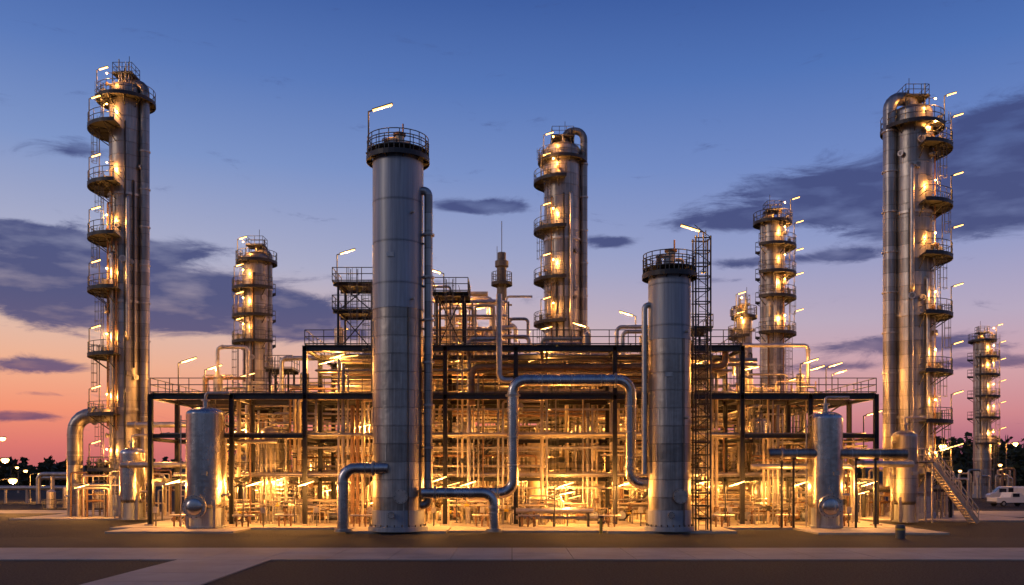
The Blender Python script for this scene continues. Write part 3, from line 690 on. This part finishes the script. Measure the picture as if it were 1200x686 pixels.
# ---------------------------------------------------------------- far items
def streetlamp(x,y,h,power=500):
    b=MB(); b.tube((x,y,0),(x,y,h),.11,'rail',8,r2=.06); b.tube((x,y,0),(x,y,.5),.2,'conc',8)
    b.sweep([(x,y,h-.2),(x,y,h),(x+1.4,y,h+.2)],.05,'rail',6,.2); b.box((x+1.6,y,h+.2),(.8,.3,.12),'rail')
    b.lathe([(.001,-.46),(.26,-.4),(.42,-.12),(.3,.02),(.001,.04)],(x+1.6,y,h+.1),'bulb',12,True)
    o=b.obj('street_lamp')
    if power: l=bpy.data.objects.new('bulb_light',lightdata(power,.15)); sc.collection.objects.link(l); l.parent=o; l.location=(x+1.6,y,h-.5)
for px,py,d,pw in((6,539,100,2500),(15,563,90,2500),(-40,548,130,2500),(1190,520,150,2500),(1105,523,100,2500),(48,556,130,2500),(3,514,125,0),(30,552,190,0),(66,556,210,0),(20,548,230,0),(1172,545,200,0),(1125,552,220,0)):
    streetlamp(wx(px,d)-1.6,CY+d,max(3,wz(py,d)),pw)
b=MB()
for d,px0,px1,py in((120,45,100,556),(122,45,100,560),(125,-60,100,572)):
    q=[P(px0,py,d),P(px1,py,d)]; x0,y,z=q[0]; x1=q[1].x
    b.sweep([(x0,y,.1),(x0,y,z),(x1,y,z),(x1,y,.1)],.3,'galv',14,.7)
    x=x0+2
    while x<x1: b.box((x,y,z/2),(.2,.4,z),'conc'); x+=3
b.obj('pipe_bridge')
b=MB()
for i in range(5): 
    x=wx(60+i*14,105); b.lathe([(.5,0),(.5,2+i%3*.5),(.001,2.4+i%3*.5)],(x,CY+105+i,0),'galv',20)
    b.tube((x,CY+105+i,0),(x,CY+105+i,3.8),.08,'galv',8)
b.rail([(wx(50,104),CY+104,0),(wx(130,104),CY+104,0)],1.1)
b.obj('filter_skid')
b=MB()
for cx_ in(-37.8,37.5):
    for i in range(36):
        x=cx_+U(-4,3.5);y=U(17,27);h=U(.8,4.5);w=U(1.2,3.0);r=random.choice([.06,.08,.1,.14]);b.sweep([(x,y,.1),(x,y,h),(x+w,y,h),(x+w,y,.1)],r,K(),10,r*2.2)
        if i%3==0: b.valve((x+w/2,y,h),r,'x')
    if cx_<0: 
        for i in range(8): y=17.5+i; r=random.choice(SM); b.tube((cx_-3,y,3+r),(cx_+8,y,3+r),r,K(),10)
        continue
    for i in range(14):
        y=17.5+i*.6; r=random.choice(SM); z=random.choice([2.6,5]); b.tube((cx_-5,y,z+r+.1),(cx_+3,y,z+r+.1),r,K(),10)
    for x in(cx_-5,cx_,cx_+3): b.hbeam((x,17,0),(x,17,5),.25,.2); b.hbeam((x,26,0),(x,26,5),.25,.2)
    for z in(2.6,5): b.hbeam((cx_-5,17,z),(cx_+3,17,z),.25,.2); b.hbeam((cx_-5,26,z),(cx_+3,26,z),.25,.2)
    b.rail([(cx_-5,17,5.1),(cx_+3,17,5.1)])
cx_=wx(1151,150)
for i in range(14):
    x=cx_+U(-5,5);y=U(80,90);h=U(1,5);b.sweep([(x,y,.1),(x,y,h),(x+2,y,h),(x+2,y,.1)],.2,K(),10,.4)
b.obj('tower_base_pipework')
b=MB(); x,y=wx(1055,57),CY+57
b.lathe([(.3,0),(.3,.8),(.26,.9),(.001,.93)],(x,y,0),'rail',24); b.lathe([(.31,.55),(.31,.67)],(x,y,0),'yellow',24); b.obj('bollard')
b=MB(); x,y=wx(705,60),CY+60.5
b.tube((x,y,.1),(x,y,1.2),.12,'yellow',14); b.tube((x,y,1.15),(x,y,1.3),.2,'rust',14); b.tube((x-.25,y,.85),(x+.25,y,.85),.08,'rust',12); b.obj('fire_hydrant')
# ---------------------------------------------------------------- lamps placement
HI=((383,425,72),(395,418,74),(425,500,71),(540,422,76),(640,420,74),(600,430,82),(460,430,80),(880,432,72),(700,425,80),(820,425,78),
    (280,505,76),(335,520,82),(190,510,76),(470,512,84),(560,508,80),(640,515,84),(720,500,78),(800,505,82),(890,505,76),(960,505,84),(1010,515,90),(240,525,88),
    (530,465,80),(680,470,84),(600,485,90),(440,470,84),(760,465,86),(835,470,80),(390,460,88))
LO=((96,570,80),(210,565,72),(255,568,70),(325,563,74),(300,575,80),(515,562,69),(495,570,72),(665,578,70),(640,572,75),(690,565,82),(668,560,92),(822,566,72),(835,570,78),(795,560,80),
    (905,570,74),(1000,568,72),(1010,578,80),(930,572,84),(385,575,84),(430,565,76),(570,562,88),(610,565,80),(735,565,76),(760,570,84))
FR=((190,570,67),(345,572,67),(440,570,66.5),(535,572,66),(650,573,67),(720,572,66),(850,572,66.5),(925,572,67),(1005,572,67),(285,572,67))
BK=((500,540,92),(580,535,95),(700,535,95),(420,540,95),(350,545,95),(860,540,95),(260,545,95),(940,535,96))
TOP=((560,362,80),(540,345,78),(450,385,84),(400,388,84),(790,385,84),(640,385,90),(290,440,84),(930,445,84))
for p in HI: fl(P(*p),1250)
for p in LO: fl(P(*p),1200)
for p in FR: mast(P(*p),2.6,1100)
for p in BK: fl(P(*p),2500)
for p in TOP: fl(P(*p),600)
for px,py,d in((410,418,71),(628,422,78),(520,562,80),(655,580,86),(850,562,82),(955,565,90),(420,418,80),(250,560,80),(1015,565,76),(870,566,76),(660,572,73),(672,583,78),(648,586,74),(530,568,74),(898,580,78),(985,575,78)): fl(P(px,py,d),0)
for px,py,d,f in((209,427,72,False),(209,427,85,False),(938,428,72,False),(946,436,76,False),(968,432,80,False),(975,440,88,False),(395,300,72,False),(520,322,75,True),(690,385,80,True),(745,372,78,True),(240,435,76,False),(1012,489,70,False),(1098,530,80,False)):
    mast(P(px,py,d),2.5,500,f)
# ---------------------------------------------------------------- ground
def sheet(name,x0,x1,y0,y1,z,mat):
    me=bpy.data.meshes.new(name); me.from_pydata([(x0,y0,z),(x1,y0,z),(x1,y1,z),(x0,y1,z)],[],[(0,1,2,3)]); me.materials.append(mat)
    o=bpy.data.objects.new(name,me); sc.collection.objects.link(o); return o
grav=surf('dark_gravel',(.026,.025,.025),.9,0,.8,11,1.0,(1,1,1),7,rv=.05,col2=(.075,.07,.065)); grav.node_tree.nodes['Bump'].inputs['Distance'].default_value=.15
grav.node_tree.nodes['Principled BSDF'].inputs['Specular IOR Level'].default_value=.15
asph=surf('asphalt',(.03,.028,.027),.85,0,.4,.4,.6,(1,1,1),30,rv=.1); asph.node_tree.nodes['Principled BSDF'].inputs['Specular IOR Level'].default_value=.2
sheet('ground',-1500,1500,-200,2500,0,grav)
sheet('asphalt_road',-300,300,-14.5,-7,.004,asph)
M['conc2']=surf('pavement_concrete',(.27,.25,.23),.8,0,.3,.3,.2,(1,1,1),12)
b=MB()
def slabs(x0,x1,y0,y1,sx,sy,h=.05,g=.03):
    x=x0
    while x<x1-.01:
        xe=min(x+sx,x1);y=y0
        while y<y1-.01:
            ye=min(y+sy,y1); b.box(((x+xe)/2,(y+ye)/2,h/2+U(-.003,.003)),(xe-x-g,ye-y-g,h),'conc2'); y=ye
        x=xe
slabs(-90,90,-22.3,-18.9,3.0,3.4); slabs(-90,90,-18.9,-15.5,3.0,3.4)
slabs(-16.1,-11.6,-64,-22.3,4.5,3.0)
b.obj('concrete_walkway')
b=MB(); b.box((0,18,.075),(60,33.6,.15),'conc')
b.box((-8.1,-.6,.08),(7,5,.16),'conc'); b.box((11.2,-.6,.08),(9,5,.16),'conc'); b.box((2,0.2,.07),(13,4.6,.13),'conc'); b.box((25.5,-1.5,.06),(9,5.4,.12),'conc'); b.box((-24,-.4,.06),(9,5.0,.12),'conc')
b.box((-37.8,22,.06),(15,14,.12),'conc'); b.box((39,20,.06),(15,16,.12),'conc')
b.obj('concrete_foundation_pad')
sheet('service_road',-300,-46,28,36,.006,M['conc2']); sheet('service_road',48,300,20,34,.006,M['conc2'])
# ---------------------------------------------------------------- tree line
b=MB(); random.seed(3)
def tree(x,y,h):
    b.tube((x,y,0),(x,y,h*.9),.3,'bark',5,False,.08)
    for i in range(4):
        z=h*U(.3,.8);a=U(0,6.3); b.tube((x,y,z),(x+h*.15*math.cos(a),y+h*.15*math.sin(a),z+h*.12),.12,'bark',4,False,.04)
    con=R()<.5
    for i in range(90):
        t=R(); z=h*(.1+.9*t)
        rad=(h*.24*(1-t)+.25) if con else h*.3*math.sqrt(max(.04,1-(2*t-1)**2))
        rr=rad*math.sqrt(R()); a=U(0,6.283); c=Vector((x+rr*math.cos(a),y+rr*math.sin(a),z)); s_=U(.6,1.4)
        u=Vector((U(-1,1),U(-1,1),U(-.6,.6))).normalized()*s_; w=Vector((U(-1,1),U(-1,1),U(-1,1))).normalized()*s_
        n0=len(b.v); b.v+= [tuple(c-u),tuple(c+w*.7),tuple(c+u),tuple(c-w*.7)]; b.face([n0,n0+1,n0+2,n0+3],'leaf')
for i in range(640):
    d=U(230,330)
    if i%3: x=U(118,330)
    else: x=U(-330,-105)
    tree(x*d/260,CY+d,U(8,15)*(1 if x>0 else .62))
for i in range(110): d=U(300,360); tree(U(-130,130),CY+d,U(7,10))
b.obj('distant_treeline')
b=MB()
for i in range(60):
    x=-900+i*30; b.lathe([(60,0),(40,5+3*math.sin(i*1.7)),(.01,8+3*math.sin(i*1.7))],(x,620+20*math.sin(i),0),'leaf',16,True)
b.obj('distant_hills')

# ---------------------------------------------------------------- world
w=bpy.data.worlds.new("World"); sc.world=w; w.use_nodes=True
nt=w.node_tree; N=nt.nodes; L=nt.links; bg=N['Background']
tc=N.new('ShaderNodeTexCoord'); sp=N.new('ShaderNodeSeparateXYZ'); L.new(tc.outputs['Generated'],sp.inputs[0])
def math_(op,a,b_=None,c=None,clamp=False):
    n=N.new('ShaderNodeMath'); n.operation=op; n.use_clamp=clamp
    for i,v in enumerate((a,b_,c)):
        if v is None: continue
        if isinstance(v,(int,float)): n.inputs[i].default_value=v
        else: L.new(v,n.inputs[i])
    return n.outputs[0]
x,y,z=sp.outputs
az=math_('ARCTAN2',x,y); el=math_('ARCSINE',z)
def srgb(h):
    c=[int(h[i:i+2],16)/255 for i in(0,2,4)]; return tuple(((v+.055)/1.055)**2.4 if v>.04 else v/12.92 for v in c)
def ramp(stops):
    r=N.new('ShaderNodeValToRGB'); e=r.color_ramp.elements
    while len(e)<len(stops): e.new(.5)
    for q,(p,h) in zip(e,stops): q.position=p; q.color=(*srgb(h),1)
    L.new(z,r.inputs['Fac']); return r.outputs['Color']
rl=ramp([(0,'c0646a'),(.03,'e07a70'),(.065,'f59574'),(.11,'f2b290'),(.155,'dfbcac'),(.22,'b2b2c9'),(.32,'7f96c8'),(.40,'5c7bba'),(.47,'4464a6'),(.75,'2a4680'),(1,'22386c')])
rr_=ramp([(0,'905a78'),(.03,'b26c80'),(.06,'d0898e'),(.10,'d2a0a6'),(.16,'b8a9c0'),(.24,'8e9ac8'),(.32,'6f88c4'),(.40,'5073b6'),(.47,'3c5ca0'),(.75,'29437c'),(1,'22386c')])
mr=N.new('ShaderNodeMapRange'); mr.interpolation_type='SMOOTHSTEP'; L.new(az,mr.inputs['Value']); mr.inputs['From Min'].default_value=-.6; mr.inputs['From Max'].default_value=.55
def mix(f,a,b_):
    m=N.new('ShaderNodeMix'); m.data_type='RGBA'
    if isinstance(f,(int,float)): m.inputs[0].default_value=f
    else: L.new(f,m.inputs[0])
    for i,v in((6,a),(7,b_)):
        if isinstance(v,tuple): m.inputs[i].default_value=(*v,1)
        else: L.new(v,m.inputs[i])
    return m.outputs[2]
sky=mix(mr.outputs[0],rl,rr_)
blobs=[(40,325,110,38,1.3),(150,350,120,34,1.3),(270,355,110,30,1.2),(350,375,80,18,1.1),(20,270,60,10,1),(170,292,110,14,1.05),(50,428,55,9,1.1),(20,488,70,7,1),(380,390,60,8,.6),(95,175,30,9,.6),(60,462,60,4,.5),
 (1130,205,130,42,1.3),(985,225,110,24,1.25),(1190,155,80,36,1.25),(1110,262,110,18,1.1),(860,258,80,13,1),(990,300,60,8,.9),(1060,405,100,12,1),(1150,425,100,9,.9),(980,430,60,6,.7),
 (565,243,60,8,1.2),(715,283,32,7,1.15),(880,306,60,6,.9),(480,330,60,5,.5),(520,382,60,4,.3),(830,330,70,5,.5)]
tot=None
for px,py,sx,sy,amp in blobs:
    u=(px-600)/FP;v=(555-py)/FP; a0=math.atan(u); e0=math.atan(v*math.cos(a0)); wa=sx/FP*math.cos(a0)**2; we=sy/FP*math.cos(a0)
    p=math_('POWER',math_('ABSOLUTE',math_('MULTIPLY',math_('SUBTRACT',az,a0),1/wa)),2.0)
    q=math_('POWER',math_('ABSOLUTE',math_('MULTIPLY',math_('SUBTRACT',el,e0),1/we)),2.0)
    g=math_('MULTIPLY',math_('EXPONENT',math_('MULTIPLY',math_('ADD',p,q),-1.0)),amp)
    tot=g if tot is None else math_('ADD',tot,g)
cb=N.new('ShaderNodeCombineXYZ'); L.new(math_('MULTIPLY',az,5.0),cb.inputs[0]); L.new(math_('MULTIPLY',el,18.0),cb.inputs[1])
n1=N.new('ShaderNodeTexNoise'); n1.inputs['Scale'].default_value=2.3; n1.inputs['Detail'].default_value=12; n1.inputs['Roughness'].default_value=.68; n1.inputs['Distortion'].default_value=.5; L.new(cb.outputs[0],n1.inputs['Vector'])
tot=math_('MINIMUM',tot,1.2)
c=math_('ADD',tot,math_('MULTIPLY',math_('SUBTRACT',n1.outputs['Fac'],.5),2.2))
cm=N.new('ShaderNodeMapRange'); cm.interpolation_type='SMOOTHSTEP'; L.new(c,cm.inputs['Value']); cm.inputs['From Min'].default_value=.18; cm.inputs['From Max'].default_value=.78; cm.inputs['To Max'].default_value=.95
cr=ramp([(0,'70485f'),(.07,'7c5672'),(.12,'62587c'),(.18,'4a507c'),(.35,'414c7e'),(1,'2a3a6a')])
n2=N.new('ShaderNodeTexNoise'); n2.inputs['Scale'].default_value=3; n2.inputs['Detail'].default_value=6; L.new(cb.outputs[0],n2.inputs['Vector'])
cr2=mix(math_('MULTIPLY',math_('SUBTRACT',n2.outputs['Fac'],.47),1.5,clamp=True),cr,sky)
fin=mix(cm.outputs[0],sky,cr2)
back=ramp([(0,'4a5068'),(.1,'5d6682'),(.3,'62759e'),(.6,'42609a'),(1,'22386c')])
bm=N.new('ShaderNodeMapRange'); bm.interpolation_type='SMOOTHSTEP'; L.new(y,bm.inputs['Value']); bm.inputs['From Min'].default_value=.25; bm.inputs['From Max'].default_value=-.5
fin=mix(bm.outputs[0],fin,back)
L.new(fin,bg.inputs['Color']); bg.inputs['Strength'].default_value=1.0
s=bpy.data.lights.new('sun','SUN'); s.energy=.4; s.angle=math.radians(12); s.color=(1,.8,.68)
so=bpy.data.objects.new('sun',s); sc.collection.objects.link(so)
so.rotation_euler=Vector((-.85,-.45,.35)).to_track_quat('Z','Y').to_euler()

# ---------------------------------------------------------------- camera
cam=bpy.data.cameras.new('camera'); co=bpy.data.objects.new('camera',cam); sc.collection.objects.link(co)
co.location=(0,CY,CH); co.rotation_euler=(math.radians(90),0,0); cam.sensor_width=36; cam.lens=31.2; cam.shift_y=(555-343)/1200; cam.clip_end=5000
sc.camera=co
sc.view_settings.view_transform='Standard'; sc.view_settings.look='None'; sc.view_settings.exposure=0
